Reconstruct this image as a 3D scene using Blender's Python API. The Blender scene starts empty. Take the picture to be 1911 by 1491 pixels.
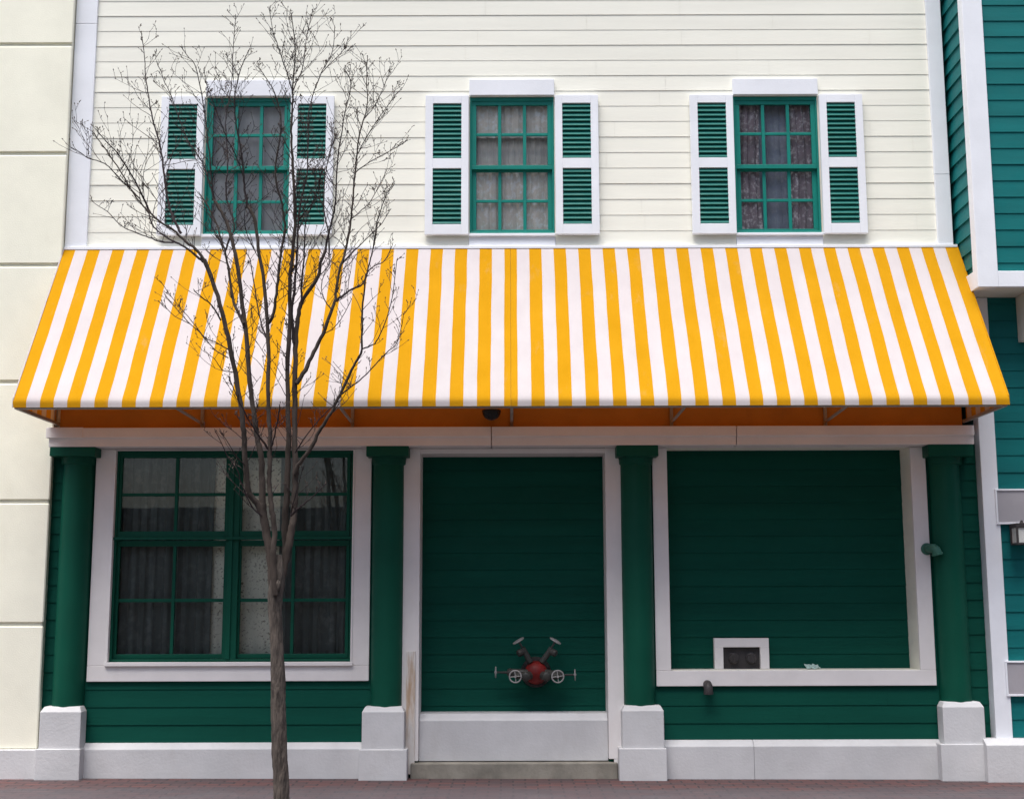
import bpy, bmesh, math, random
from mathutils import Vector, Matrix

C = bpy.context.scene
random.seed(11)

# ------------------------------------------------------------------ camera
F_PX, W_PX, H_PX = 2450.0, 1911.0, 1491.0
TILT, ROLL, D_CAM, H_CAM = math.radians(8.7), math.radians(0.17), 11.53, 1.50
ct, st, cr, sr = math.cos(TILT), math.sin(TILT), math.cos(ROLL), math.sin(ROLL)
FWD = Vector((0, ct, st))
R0, U0 = Vector((1, 0, 0)), Vector((0, -st, ct))
RIGHT = (R0 * cr - U0 * sr)
UP = (U0 * cr + R0 * sr)
EYE = Vector((0, -D_CAM, H_CAM))
cam_data = bpy.data.cameras.new("camera")
cam_data.sensor_fit = 'HORIZONTAL'
cam_data.sensor_width = 36.0
cam_data.lens = 36.0 * F_PX / W_PX
cam_data.clip_start, cam_data.clip_end = 0.1, 600.0
cam = bpy.data.objects.new("camera", cam_data)
cam.matrix_world = Matrix.Translation(EYE) @ Matrix((RIGHT, UP, -FWD)).transposed().to_4x4()
C.collection.objects.link(cam)
C.camera = cam

# ------------------------------------------------------------------ sky and sun (soft overcast)
SUN_EL, SUN_AZ = math.radians(74), math.radians(214)      # azimuth clockwise from +Y
world = bpy.data.worlds.new("World")
C.world = world
world.use_nodes = True
wn = world.node_tree
sky = wn.nodes.new("ShaderNodeTexSky")
sky.sky_type = 'NISHITA'
sky.sun_disc = False
sky.sun_elevation, sky.sun_rotation = SUN_EL, SUN_AZ
sky.air_density, sky.dust_density, sky.ozone_density = 1.0, 4.0, 1.0
bg = wn.nodes["Background"]
bg.inputs["Strength"].default_value = 0.05
wn.links.new(sky.outputs[0], bg.inputs["Color"])
sun_data = bpy.data.lights.new("sun", 'SUN')
sun_data.energy, sun_data.angle, sun_data.color = 1.5, math.radians(52), (1.0, 0.98, 0.96)
sun = bpy.data.objects.new("sun", sun_data)
sdir = Vector((math.sin(SUN_AZ) * math.cos(SUN_EL), math.cos(SUN_AZ) * math.cos(SUN_EL), math.sin(SUN_EL)))
sun.rotation_euler = sdir.to_track_quat('Z', 'Y').to_euler()
C.collection.objects.link(sun)
vs = C.view_settings
vs.view_transform, vs.look, vs.exposure, vs.gamma = 'Standard', 'None', 2.02, 1.0
vs.use_curve_mapping = False
C.cycles.use_denoising = True
C.cycles.max_bounces = 10
C.cycles.transparent_max_bounces = 16


# ------------------------------------------------------------------ measuring helpers
def at(px, py, Y):
    """the place in the street that a photo pixel shows, on the upright plane at depth Y"""
    u, v = (px - W_PX / 2) / F_PX, (H_PX / 2 - py) / F_PX
    d = FWD + RIGHT * u + UP * v
    return EYE + d * ((Y + D_CAM) / d.y)


def X(px, py, Y=0.0):
    return at(px, py, Y).x


def Z(py, px=955.0, Y=0.0):
    return at(px, py, Y).z


# ------------------------------------------------------------------ materials
def new_mat(name):
    m = bpy.data.materials.new(name)
    m.use_nodes = True
    nt = m.node_tree
    return m, nt, nt.nodes["Principled BSDF"]


def N(nt, t, **kw):
    n = nt.nodes.new("ShaderNode" + t)
    for k, v in kw.items():
        if k.startswith("i_"):
            key = k[2:].replace("_", " ")
            n.inputs[key].default_value = v
        else:
            setattr(n, k, v)
    return n


def rgba(c):
    return (c[0], c[1], c[2], 1.0)


def srgb(r, g, b):
    f = lambda v: (v / 255) / 12.92 if v / 255 <= .04045 else ((v / 255 + .055) / 1.055) ** 2.4
    return (f(r), f(g), f(b))


def noise_fac(nt, scale, detail=5.0, rough=0.6, stretch=(1, 1, 1), lo=.35, hi=.65):
    tc = N(nt, "TexCoord")
    mp = N(nt, "Mapping")
    mp.inputs["Scale"].default_value = stretch
    no = N(nt, "TexNoise")
    no.inputs["Scale"].default_value = scale
    no.inputs["Detail"].default_value = detail
    no.inputs["Roughness"].default_value = rough
    mr = N(nt, "MapRange")
    mr.inputs["From Min"].default_value = lo
    mr.inputs["From Max"].default_value = hi
    nt.links.new(tc.outputs["Object"], mp.inputs["Vector"])
    nt.links.new(mp.outputs[0], no.inputs["Vector"])
    nt.links.new(no.outputs["Fac"], mr.inputs["Value"])
    return mr.outputs[0]


def mix(nt, fac, a, b):
    m = N(nt, "Mix", data_type='RGBA')
    if isinstance(fac, float):
        m.inputs[0].default_value = fac
    else:
        nt.links.new(fac, m.inputs[0])
    for i, c in ((6, a), (7, b)):
        if isinstance(c, tuple):
            m.inputs[i].default_value = rgba(c)
        else:
            nt.links.new(c, m.inputs[i])
    return m.outputs[2]


def paint(name, col, rough=0.5, var=0.10, dirt=0.0, dirt_col=(.25, .22, .17), grain=(1, 1, 1), bump=0.15, scale=2.2, bscale=60, spec=.25):
    """brushed exterior paint: broad uneven tone, a little weathering, fine surface grain"""
    m, nt, b = new_mat(name)
    dark = tuple(c * (1 - var) for c in col)
    lite = tuple(min(c * (1 + var * .5), .95) for c in col)
    c1 = mix(nt, noise_fac(nt, scale, stretch=grain), dark, lite)
    if dirt > 0:
        f = noise_fac(nt, 3.1, 8, .72, (1.3, 1.3, .55), .56, .80)
        mu = N(nt, "Math", operation='MULTIPLY')
        nt.links.new(f, mu.inputs[0])
        mu.inputs[1].default_value = dirt
        c1 = mix(nt, mu.outputs[0], c1, dirt_col)
    nt.links.new(c1, b.inputs["Base Color"])
    r = noise_fac(nt, 9, 4, .6, (1, 1, 1), .3, .7)
    mr = N(nt, "MapRange")
    mr.inputs["To Min"].default_value = rough - .08
    mr.inputs["To Max"].default_value = rough + .10
    nt.links.new(r, mr.inputs["Value"])
    nt.links.new(mr.outputs[0], b.inputs["Roughness"])
    b.inputs["Specular IOR Level"].default_value = spec
    bu = N(nt, "Bump")
    bu.inputs["Strength"].default_value = bump
    bu.inputs["Distance"].default_value = 0.004
    nt.links.new(noise_fac(nt, bscale, 4, .6, grain, .2, .8), bu.inputs["Height"])
    nt.links.new(bu.outputs[0], b.inputs["Normal"])
    return m


M = {}
M['cream'] = paint("cream_siding_paint", (.87, .855, .75), .55, .05, .08, (.55, .50, .38), (.25, 1, 3))
M['white'] = paint("white_trim_paint", (.82, .835, .87), .5, .05, .10, (.42, .40, .36))
M['ivory'] = paint("ivory_trim_paint", (.80, .765, .745), .55, .06, .14, (.45, .40, .34))
M['base_white'] = paint("white_masonry_paint", (.60, .598, .600), .65, .09, .25, (.40, .37, .33), bump=.35, bscale=45)
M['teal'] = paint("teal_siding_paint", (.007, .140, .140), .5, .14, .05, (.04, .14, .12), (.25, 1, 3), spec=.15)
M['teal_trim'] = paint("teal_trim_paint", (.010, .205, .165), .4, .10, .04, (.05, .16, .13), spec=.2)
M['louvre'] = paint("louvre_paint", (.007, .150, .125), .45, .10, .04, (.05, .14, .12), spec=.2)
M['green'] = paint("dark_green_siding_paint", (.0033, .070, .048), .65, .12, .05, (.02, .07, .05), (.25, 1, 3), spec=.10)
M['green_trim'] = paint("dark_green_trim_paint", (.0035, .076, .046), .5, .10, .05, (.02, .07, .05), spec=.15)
M['stucco'] = paint("cream_stucco", (.90, .88, .73), .85, .05, .14, (.60, .56, .42), bump=.3, bscale=90)
M['concrete'] = paint("worn_concrete", (.27, .25, .21), .85, .30, .5, (.12, .105, .085), bump=.6, bscale=40, scale=5)
M['dark_metal'] = paint("dark_weathered_metal", (.05, .045, .045), .5, .3, .4, (.10, .06, .04), bump=.3)
M['grey_metal'] = paint("grey_frame_metal", (.34, .31, .27), .5, .2, .3, (.12, .09, .07))
M['wheel_metal'] = paint("bare_metal", (.33, .32, .31), .4, .15, .2, (.25, .22, .20))
M['red'] = paint("faded_red_paint", (.17, .013, .011), .5, .4, .4, (.08, .02, .015), bump=.3, scale=9)
M['plate'] = paint("dull_grey_plate", (.37, .35, .37), .6, .10, .25, (.25, .24, .24))
M['valve'] = paint("dull_brass", (.050, .050, .045), .45, .3, .3, (.05, .06, .05))
M['vent_green'] = paint("faded_green_vent_paint", (.045, .15, .105), .45, .2, .2, (.03, .06, .05))
M['rubber'] = paint("black_plastic", (.012, .012, .013), .25, .1)
M['room'] = paint("dim_room_paint", (.06, .06, .06), .9, .1)
M['paper'] = paint("pale_paper", (.45, .60, .55), .8, .15)
M['roof'] = paint("dark_roofing", (.06, .06, .065), .9, .2)
M['far_brick'] = paint("distant_brown_brick", (.13, .09, .07), .9, .25)
M['lamp_glass'] = paint("frosted_lamp_glass", (.62, .62, .58), .25, .08)


def stained_board():
    m, nt, b = new_mat("weather_stained_white_board")
    f = noise_fac(nt, 2.1, 7, .68, (9, 1, 1.0), .44, .64)
    c = mix(nt, f, (.70, .67, .63), (.46, .32, .21))
    nt.links.new(c, b.inputs["Base Color"])
    b.inputs["Roughness"].default_value = .75
    return m


M['stained'] = stained_board()


def fabric(name, stripes_axis='X', period=1.0, half=0.5, trans=0.35):
    """woven awning cloth; the stripes are dyed in and run along the slope"""
    m, nt, b = new_mat(name)
    nt.nodes.remove(b)
    out = nt.nodes["Material Output"]
    tc = N(nt, "TexCoord")
    sp = N(nt, "SeparateXYZ")
    nt.links.new(tc.outputs["Object"], sp.inputs[0])
    wob = N(nt, "Math", operation='MULTIPLY_ADD')
    nt.links.new(noise_fac(nt, 1.7, 2, .5, (1, 1, 1), .2, .8), wob.inputs[0])
    wob.inputs[1].default_value = .010
    nt.links.new(sp.outputs[stripes_axis], wob.inputs[2])
    sh_ = N(nt, "Math", operation='SUBTRACT')
    nt.links.new(wob.outputs[0], sh_.inputs[0])
    sh_.inputs[1].default_value = .005
    ab = N(nt, "Math", operation='ABSOLUTE')
    nt.links.new(sh_.outputs[0], ab.inputs[0])
    ad = N(nt, "Math", operation='ADD')
    nt.links.new(ab.outputs[0], ad.inputs[0])
    ad.inputs[1].default_value = half
    dv = N(nt, "Math", operation='DIVIDE')
    nt.links.new(ad.outputs[0], dv.inputs[0])
    dv.inputs[1].default_value = period
    fr = N(nt, "Math", operation='FRACT')
    nt.links.new(dv.outputs[0], fr.inputs[0])
    lt = N(nt, "Math", operation='LESS_THAN')
    nt.links.new(fr.outputs[0], lt.inputs[0])
    lt.inputs[1].default_value = 2 * half / period
    wv = noise_fac(nt, 3.0, 6, .65, (1.5, 1, 1), .3, .75)
    ye = mix(nt, wv, (.52, .255, .008), (.58, .288, .012))
    wh = mix(nt, wv, (.530, .488, .492), (.585, .548, .548))
    soil = noise_fac(nt, 2.2, 8, .75, (2.2, 1, .6), .60, .85)
    mu = N(nt, "Math", operation='MULTIPLY')
    nt.links.new(soil, mu.inputs[0])
    mu.inputs[1].default_value = .32
    c = mix(nt, lt.outputs[0], wh, ye)
    c = mix(nt, mu.outputs[0], c, (.50, .42, .33))
    df = N(nt, "BsdfDiffuse")
    nt.links.new(c, df.inputs["Color"])
    tr = N(nt, "BsdfTranslucent")
    c2 = mix(nt, lt.outputs[0], (.80, .36, .10), (.85, .22, .01))
    nt.links.new(c2, tr.inputs["Color"])
    bu = N(nt, "Bump")
    bu.inputs["Strength"].default_value = .35
    bu.inputs["Distance"].default_value = .04
    nt.links.new(noise_fac(nt, 2.2, 1.5, .45, (1, .7, .5), .2, .8), bu.inputs["Height"])
    nt.links.new(bu.outputs[0], df.inputs["Normal"])
    ms = N(nt, "MixShader")
    ms.inputs[0].default_value = trans
    nt.links.new(df.outputs[0], ms.inputs[1])
    nt.links.new(tr.outputs[0], ms.inputs[2])
    nt.links.new(ms.outputs[0], out.inputs["Surface"])
    return m


def glass_mat(name, tint=(.99, .995, .99), ior=1.5, rough=0.0):
    m, nt, b = new_mat(name)
    nt.nodes.remove(b)
    out = nt.nodes["Material Output"]
    tr = N(nt, "BsdfTransparent")
    tr.inputs["Color"].default_value = rgba(tint)
    gl = N(nt, "BsdfGlossy")
    gl.inputs["Roughness"].default_value = rough
    fr = N(nt, "Fresnel")
    fr.inputs["IOR"].default_value = ior
    bu = N(nt, "Bump")
    bu.inputs["Strength"].default_value = .012
    bu.inputs["Distance"].default_value = .02
    nt.links.new(noise_fac(nt, 2.5, 2, .5, (1, 1, 1), .2, .8), bu.inputs["Height"])
    nt.links.new(bu.outputs[0], gl.inputs["Normal"])
    ms = N(nt, "MixShader")
    nt.links.new(fr.outputs[0], ms.inputs[0])
    nt.links.new(tr.outputs[0], ms.inputs[1])
    nt.links.new(gl.outputs[0], ms.inputs[2])
    nt.links.new(ms.outputs[0], out.inputs["Surface"])
    return m


M['glass'] = glass_mat("window_glass", ior=1.42)
M['glass_bright'] = glass_mat("old_window_glass", ior=1.36)
M['glass_mid'] = glass_mat("clear_window_glass", ior=1.20)


def curtain_mat(name, base, motif, density=16, lo=.48, hi=.62):
    m, nt, b = new_mat(name)
    f = noise_fac(nt, density, 3, .55, (1, 1, 1), lo, hi)
    f2 = noise_fac(nt, 1.6, 5, .6, (5, 1, .6), .35, .7)
    c = mix(nt, f, base, motif)
    c = mix(nt, f2, c, tuple(v * .72 for v in base))
    nt.links.new(c, b.inputs["Base Color"])
    b.inputs["Roughness"].default_value = .95
    return m


M['lace'] = curtain_mat("cream_lace", (.82, .74, .65), (.98, .97, .96), 22)
M['mauve_lace'] = curtain_mat("mauve_lace", (.36, .29, .32), (.96, .88, .90), 28, .5, .62)
M['grey_sheer'] = curtain_mat("grey_sheer", (.34, .36, .44), (.42, .44, .50), 30)
M['beige_blind'] = curtain_mat("beige_blind", (.76, .69, .64), (.82, .76, .70), 18)
M['dark_drape'] = curtain_mat("dark_green_drape", (.13, .155, .145), (.19, .21, .20), 14)
M['floral'] = curtain_mat("pale_floral_sheer", (.95, .92, .76), (.25, .20, .12), 52, .575, .63)


def bark_mat():
    m, nt, b = new_mat("grey_brown_bark")
    f = noise_fac(nt, 9, 8, .72, (3, 3, .8), .35, .65)
    c = mix(nt, f, (.022, .017, .014), (.120, .095, .078))
    nt.links.new(c, b.inputs["Base Color"])
    b.inputs["Roughness"].default_value = .9
    vo = N(nt, "TexVoronoi")
    vo.feature = 'DISTANCE_TO_EDGE'
    vo.inputs["Scale"].default_value = 22
    tc = N(nt, "TexCoord")
    mp = N(nt, "Mapping")
    mp.inputs["Scale"].default_value = (2.2, 2.2, .45)
    nt.links.new(tc.outputs["Object"], mp.inputs[0])
    nt.links.new(mp.outputs[0], vo.inputs["Vector"])
    bu = N(nt, "Bump")
    bu.inputs["Strength"].default_value = .9
    bu.inputs["Distance"].default_value = .012
    nt.links.new(vo.outputs["Distance"], bu.inputs["Height"])
    nt.links.new(bu.outputs[0], b.inputs["Normal"])
    return m


M['bark'] = bark_mat()
M['limb_bark'] = paint("smooth_limb_bark", (.056, .043, .036), .85, .45, .4, (.03, .025, .022), (2, 2, .7), .5, 8, 40)
M['twig'] = paint("dark_twig_bark", (.034, .024, .026), .8, .3, bump=.1)
M['bud'] = paint("brown_bud", (.075, .055, .045), .8, .3, bump=.1)


def pavers():
    m, nt, b = new_mat("worn_brick_pavers")
    tc = N(nt, "TexCoord")
    br = N(nt, "TexBrick")
    br.inputs["Scale"].default_value = 1.0
    br.inputs["Mortar Size"].default_value = .009
    br.inputs["Mortar Smooth"].default_value = .3
    br.inputs["Brick Width"].default_value = .20
    br.inputs["Row Height"].default_value = .10
    br.inputs["Bias"].default_value = -.1
    br.inputs["Color1"].default_value = (.125, .050, .046, 1)
    br.inputs["Color2"].default_value = (.066, .046, .050, 1)
    br.inputs["Mortar"].default_value = (.026, .021, .023, 1)
    nt.links.new(tc.outputs["Object"], br.inputs["Vector"])
    big = noise_fac(nt, 1.1, 7, .7, (1, 1.6, 1), .42, .62)
    sp = N(nt, "SeparateXYZ")
    nt.links.new(tc.outputs["Object"], sp.inputs[0])
    ed = N(nt, "Math", operation='MULTIPLY_ADD')
    nt.links.new(big, ed.inputs[0])
    ed.inputs[1].default_value = .30
    nt.links.new(sp.outputs["Y"], ed.inputs[2])
    st_ = N(nt, "MapRange")
    st_.inputs["From Min"].default_value = -.62
    st_.inputs["From Max"].default_value = -.38
    nt.links.new(ed.outputs[0], st_.inputs["Value"])
    grey = mix(nt, big, (.066, .055, .063), (.084, .077, .086))
    grey = mix(nt, .25, grey, br.outputs["Color"])
    c = mix(nt, st_.outputs[0], grey, br.outputs["Color"])
    fine = noise_fac(nt, 70, 3, .7, (1, 1, 1), .35, .7)
    mu = N(nt, "Math", operation='MULTIPLY')
    nt.links.new(fine, mu.inputs[0])
    mu.inputs[1].default_value = .35
    c = mix(nt, mu.outputs[0], c, (.045, .037, .040))
    nt.links.new(c, b.inputs["Base Color"])
    b.inputs["Roughness"].default_value = .85
    bu = N(nt, "Bump")
    bu.inputs["Strength"].default_value = .6
    bu.inputs["Distance"].default_value = .006
    inv = N(nt, "Math", operation='SUBTRACT')
    inv.inputs[0].default_value = 1.0
    nt.links.new(br.outputs["Fac"], inv.inputs[1])
    nt.links.new(inv.outputs[0], bu.inputs["Height"])
    nt.links.new(bu.outputs[0], b.inputs["Normal"])
    return m


M['pavers'] = pavers()
M['asphalt'] = paint("grey_asphalt", (.055, .054, .054), .9, .25, .3, (.06, .06, .06), bump=.8, bscale=120)
M['kerb'] = paint("kerb_concrete", (.25, .245, .235), .85, .2, .3, (.2, .19, .17), bump=.5)


# ------------------------------------------------------------------ mesh builder
class MB:
    def __init__(self):
        self.v, self.f = [], []

    def face(self, *pts):
        i = len(self.v)
        self.v += [tuple(p) for p in pts]
        self.f.append(tuple(range(i, i + len(pts))))

    def box(self, x0, x1, y0, y1, z0, z1):
        if x0 > x1: x0, x1 = x1, x0
        if y0 > y1: y0, y1 = y1, y0
        if z0 > z1: z0, z1 = z1, z0
        i = len(self.v)
        self.v += [(x0, y0, z0), (x1, y0, z0), (x1, y1, z0), (x0, y1, z0), (x0, y0, z1), (x1, y0, z1), (x1, y1, z1), (x0, y1, z1)]
        for q in ((0, 3, 2, 1), (4, 5, 6, 7), (0, 1, 5, 4), (1, 2, 6, 5), (2, 3, 7, 6), (3, 0, 4, 7)):
            self.f.append(tuple(i + k for k in q))
        return self

    def frame(self, x0, x1, z0, z1, y0, y1, l, r, b, t):
        """four butted bars round an opening; y0 is the face towards the street"""
        if b: self.box(x0, x1, y0, y1, z0, z0 + b)
        if t: self.box(x0, x1, y0, y1, z1 - t, z1)
        if l: self.box(x0, x0 + l, y0, y1, z0 + b, z1 - t)
        if r: self.box(x1 - r, x1, y0, y1, z0 + b, z1 - t)
        return self

    def prism(self, prof, x0, x1):
        """a closed (y, z) outline run along X"""
        n, i = len(prof), len(self.v)
        for x in (x0, x1):
            self.v += [(x, y, z) for y, z in prof]
        for k in range(n):
            self.f.append((i + k, i + (k + 1) % n, i + n + (k + 1) % n, i + n + k))
        self.f.append(tuple(i + k for k in reversed(range(n))))
        self.f.append(tuple(i + n + k for k in range(n)))
        return self

    def tube(self, pts, rad, seg=8, cap=True):
        pts = [Vector(p) for p in pts]
        if not isinstance(rad, (list, tuple)): rad = [rad] * len(pts)
        rings, ref = [], None
        for k, p in enumerate(pts):
            t = (pts[min(k + 1, len(pts) - 1)] - pts[max(k - 1, 0)])
            t = t.normalized() if t.length > 1e-9 else Vector((0, 0, 1))
            if ref is None:
                ref = Vector((0, 1, 0)) if abs(t.y) < .9 else Vector((1, 0, 0))
            a = (ref - t * ref.dot(t))
            a = a.normalized() if a.length > 1e-6 else t.orthogonal().normalized()
            ref = a
            bb = t.cross(a)
            i = len(self.v)
            for s in range(seg):
                w = 2 * math.pi * s / seg
                self.v.append(tuple(p + (a * math.cos(w) + bb * math.sin(w)) * rad[k]))
            rings.append(i)
        for k in range(len(rings) - 1):
            for s in range(seg):
                s2 = (s + 1) % seg
                self.f.append((rings[k] + s, rings[k] + s2, rings[k + 1] + s2, rings[k + 1] + s))
        if cap:
            self.f.append(tuple(rings[0] + s for s in reversed(range(seg))))
            self.f.append(tuple(rings[-1] + s for s in range(seg)))
        return self

    def lathe(self, c, axis, prof, seg=24):
        """(distance along axis, radius) outline turned round an axis"""
        axis = Vector(axis).normalized()
        a = axis.orthogonal().normalized()
        b = axis.cross(a)
        c = Vector(c)
        rings = []
        for h, r in prof:
            i = len(self.v)
            for s in range(seg):
                w = 2 * math.pi * s / seg
                self.v.append(tuple(c + axis * h + (a * math.cos(w) + b * math.sin(w)) * max(r, 1e-4)))
            rings.append(i)
        for k in range(len(rings) - 1):
            for s in range(seg):
                s2 = (s + 1) % seg
                self.f.append((rings[k] + s, rings[k] + s2, rings[k + 1] + s2, rings[k + 1] + s))
        self.f.append(tuple(rings[0] + s for s in reversed(range(seg))))
        self.f.append(tuple(rings[-1] + s for s in range(seg)))
        return self

    def ball(self, c, r, seg=20, rings=12, sq=(1, 1, 1)):
        prof = [(-r * math.cos(math.pi * k / rings), r * math.sin(math.pi * k / rings)) for k in range(rings + 1)]
        n0 = len(self.v)
        self.lathe(c, (0, 0, 1), prof, seg)
        c = Vector(c)
        for i in range(n0, len(self.v)):
            p = Vector(self.v[i]) - c
            self.v[i] = tuple(c + Vector((p.x * sq[0], p.y * sq[1], p.z * sq[2])))
        return self

    def ring(self, c, axis, R, r, seg=28, ts=8):
        axis = Vector(axis).normalized()
        a = axis.orthogonal().normalized()
        b = axis.cross(a)
        c = Vector(c)
        i = len(self.v)
        for s in range(seg):
            w = 2 * math.pi * s / seg
            d = a * math.cos(w) + b * math.sin(w)
            for t in range(ts):
                q = 2 * math.pi * t / ts
                self.v.append(tuple(c + d * (R + r * math.cos(q)) + axis * (r * math.sin(q))))
        for s in range(seg):
            for t in range(ts):
                self.f.append((i + s * ts + t, i + ((s + 1) % seg) * ts + t, i + ((s + 1) % seg) * ts + (t + 1) % ts, i + s * ts + (t + 1) % ts))
        return self

    def build(self, name, mat, parent=None, bevel=0.0, smooth=False, seg=2, fix=True):
        me = bpy.data.meshes.new(name)
        me.from_pydata(self.v, [], self.f)
        if fix:
            bm = bmesh.new()
            bm.from_mesh(me)
            bmesh.ops.recalc_face_normals(bm, faces=bm.faces)
            bm.to_mesh(me)
            bm.free()
        me.materials.append(mat)
        o = bpy.data.objects.new(name, me)
        C.collection.objects.link(o)
        if parent is not None:
            o.parent = parent
            if parent.type == 'EMPTY':
                o.location = -parent.location
        if smooth:
            for p in me.polygons: p.use_smooth = True
            try:
                me.set_sharp_from_angle(angle=math.radians(50))
            except Exception:
                pass
        if bevel:
            bv = o.modifiers.new("bevel", 'BEVEL')
            bv.width, bv.segments, bv.limit_method, bv.angle_limit = bevel, seg, 'ANGLE', math.radians(40)
        return o


def thing(name, label, cat, loc, group=None):
    o = bpy.data.objects.new(name, None)
    o.empty_display_size = .2
    C.collection.objects.link(o)
    o.location = loc
    o['label'], o['category'] = label, cat
    if group: o['group'] = group
    return o


def tag(o, label, cat, group=None):
    o['label'], o['category'] = label, cat
    if group: o['group'] = group
    return o


def struct(o):
    o['kind'] = 'structure'
    return o


# ------------------------------------------------------------------ siding and walls with openings
def siding(mb, x0, x1, z0, z1, zline, e, holes=(), Y=0.0, proud=.008, seed=1, length=3.6):
    """overlapping boards: each tapers to the wall at its top and stands proud at its bottom edge"""
    rnd = random.Random(seed)
    k0 = math.floor((z0 - zline) / e) - 1
    k1 = math.ceil((z1 - zline) / e) + 1
    for k in range(k0, k1):
        za = zline + k * e
        zb = za + e
        lo, hi = max(za, z0), min(zb, z1)
        if hi - lo < .002: continue
        jit = rnd.uniform(-.0015, .0015)
        cuts = sorted({lo, hi} | {h for q in holes for h in (q[2], q[3]) if lo < h < hi})
        yy = lambda z: Y - (proud + jit) * (1 - (z - za) / e) - .001
        joints = [x0 + rnd.uniform(.2, 1) * length]
        while joints[-1] < x1: joints.append(joints[-1] + rnd.uniform(.6, 1) * length)
        for b0, b1 in zip(cuts, cuts[1:]):
            zm = (b0 + b1) / 2
            spans = [(x0, x1)]
            for q in holes:
                if q[2] < zm < q[3]:
                    ns = []
                    for s0, s1 in spans:
                        if q[1] <= s0 or q[0] >= s1: ns.append((s0, s1)); continue
                        if q[0] > s0: ns.append((s0, q[0]))
                        if q[1] < s1: ns.append((q[1], s1))
                    spans = ns
            out = []
            for s0, s1 in spans:
                js = [j for j in joints if s0 + .15 < j < s1 - .15]
                p = s0
                for j in js:
                    out.append((p, j - .0008)); p = j + .0008
                out.append((p, s1))
            for s0, s1 in out:
                mb.face((s0, yy(b0), b0), (s1, yy(b0), b0), (s1, yy(b1), b1), (s0, yy(b1), b1))
                if abs(b0 - za) < 1e-6:
                    mb.face((s0, Y + .002, b0), (s1, Y + .002, b0), (s1, yy(b0), b0), (s0, yy(b0), b0))


def wall_holes(mb, x0, x1, z0, z1, y0, y1, holes):
    xs = sorted({x0, x1} | {h for q in holes for h in (q[0], q[1]) if x0 < h < x1})
    zs = sorted({z0, z1} | {h for q in holes for h in (q[2], q[3]) if z0 < h < z1})
    solid = lambda i, k: 0 <= i < len(xs) - 1 and 0 <= k < len(zs) - 1 and not any(
        q[0] < (xs[i] + xs[i + 1]) / 2 < q[1] and q[2] < (zs[k] + zs[k + 1]) / 2 < q[3] for q in holes)
    for i in range(len(xs) - 1):
        for k in range(len(zs) - 1):
            if not solid(i, k): continue
            a, b, c, d = xs[i], xs[i + 1], zs[k], zs[k + 1]
            mb.face((a, y0, c), (b, y0, c), (b, y0, d), (a, y0, d))
            mb.face((b, y1, c), (a, y1, c), (a, y1, d), (b, y1, d))
            if not solid(i - 1, k): mb.face((a, y1, c), (a, y0, c), (a, y0, d), (a, y1, d))
            if not solid(i + 1, k): mb.face((b, y0, c), (b, y1, c), (b, y1, d), (b, y0, d))
            if not solid(i, k - 1): mb.face((a, y1, c), (b, y1, c), (b, y0, c), (a, y0, c))
            if not solid(i, k + 1): mb.face((a, y0, d), (b, y0, d), (b, y1, d), (a, y1, d))


def curtain(x0, x1, z0, z1, y, amp, waves, seed, name, mat, parent, bow=0.0):
    """a hanging cloth with folds of uneven depth"""
    rnd = random.Random(seed)
    mb = MB()
    nx, nz = max(12, int(waves * 10)), 10
    ph = [rnd.uniform(0, 6.28) for _ in range(4)]
    i0 = len(mb.v)
    for k in range(nz + 1):
        v = k / nz
        for i in range(nx + 1):
            u = i / nx
            w = 2 * math.pi * waves * u
            dy = amp * (math.sin(w + ph[0] + .5 * math.sin(3 * v + ph[2])) + .45 * math.sin(2.3 * w + ph[1]) * (1 - .4 * v))
            dx = bow * math.sin(math.pi * v)
            mb.v.append((x0 + (x1 - x0) * u + dx, y + dy, z1 + (z0 - z1) * v))
    for k in range(nz):
        for i in range(nx):
            a = i0 + k * (nx + 1) + i
            mb.f.append((a, a + 1, a + nx + 2, a + nx + 1))
    return mb.build(name, mat, parent, smooth=True, fix=False)


# =================================================================== GROUND
def ground_z(x):
    return .012 - .004 * x if abs(x) < 12 else .012 - .004 * math.copysign(12, x)


def ramp_sheet(name, x0, x1, y0, y1, z, mat, n=24):
    mb = MB()
    xs = [x0 + (x1 - x0) * i / n for i in range(n + 1)]
    for a, b in zip(xs, xs[1:]):
        mb.face((a, y0, z + ground_z(a)), (b, y0, z + ground_z(b)), (b, y1, z + ground_z(b)), (a, y1, z + ground_z(a)))
    return struct(mb.build(name, mat, fix=False))


ramp_sheet("sidewalk", -30, 30, -3.4, .6, 0, M['pavers'])
mb = MB()
mb.box(-30, 30, -3.55, -3.4, -.4, .0)
struct(mb.build("kerb", M['kerb'], bevel=.02))
ramp_sheet("road", -60, 60, -16.5, -3.5, -.13, M['asphalt'])
mb = MB()
mb.face((-300, -300, -.30), (300, -300, -.30), (300, 300, -.30), (-300, 300, -.30))
struct(mb.build("ground", M['asphalt']))
mb = MB()
mb.box(-30, 30, -22, -16.4, -.4, -.01)
struct(mb.build("far_pavement", M['kerb']))

# =================================================================== CENTRAL HOUSE
house = thing("clapboard_house", "cream clapboard house above a green columned shop front under the striped awning", "house", (0, 0, 0))

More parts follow.
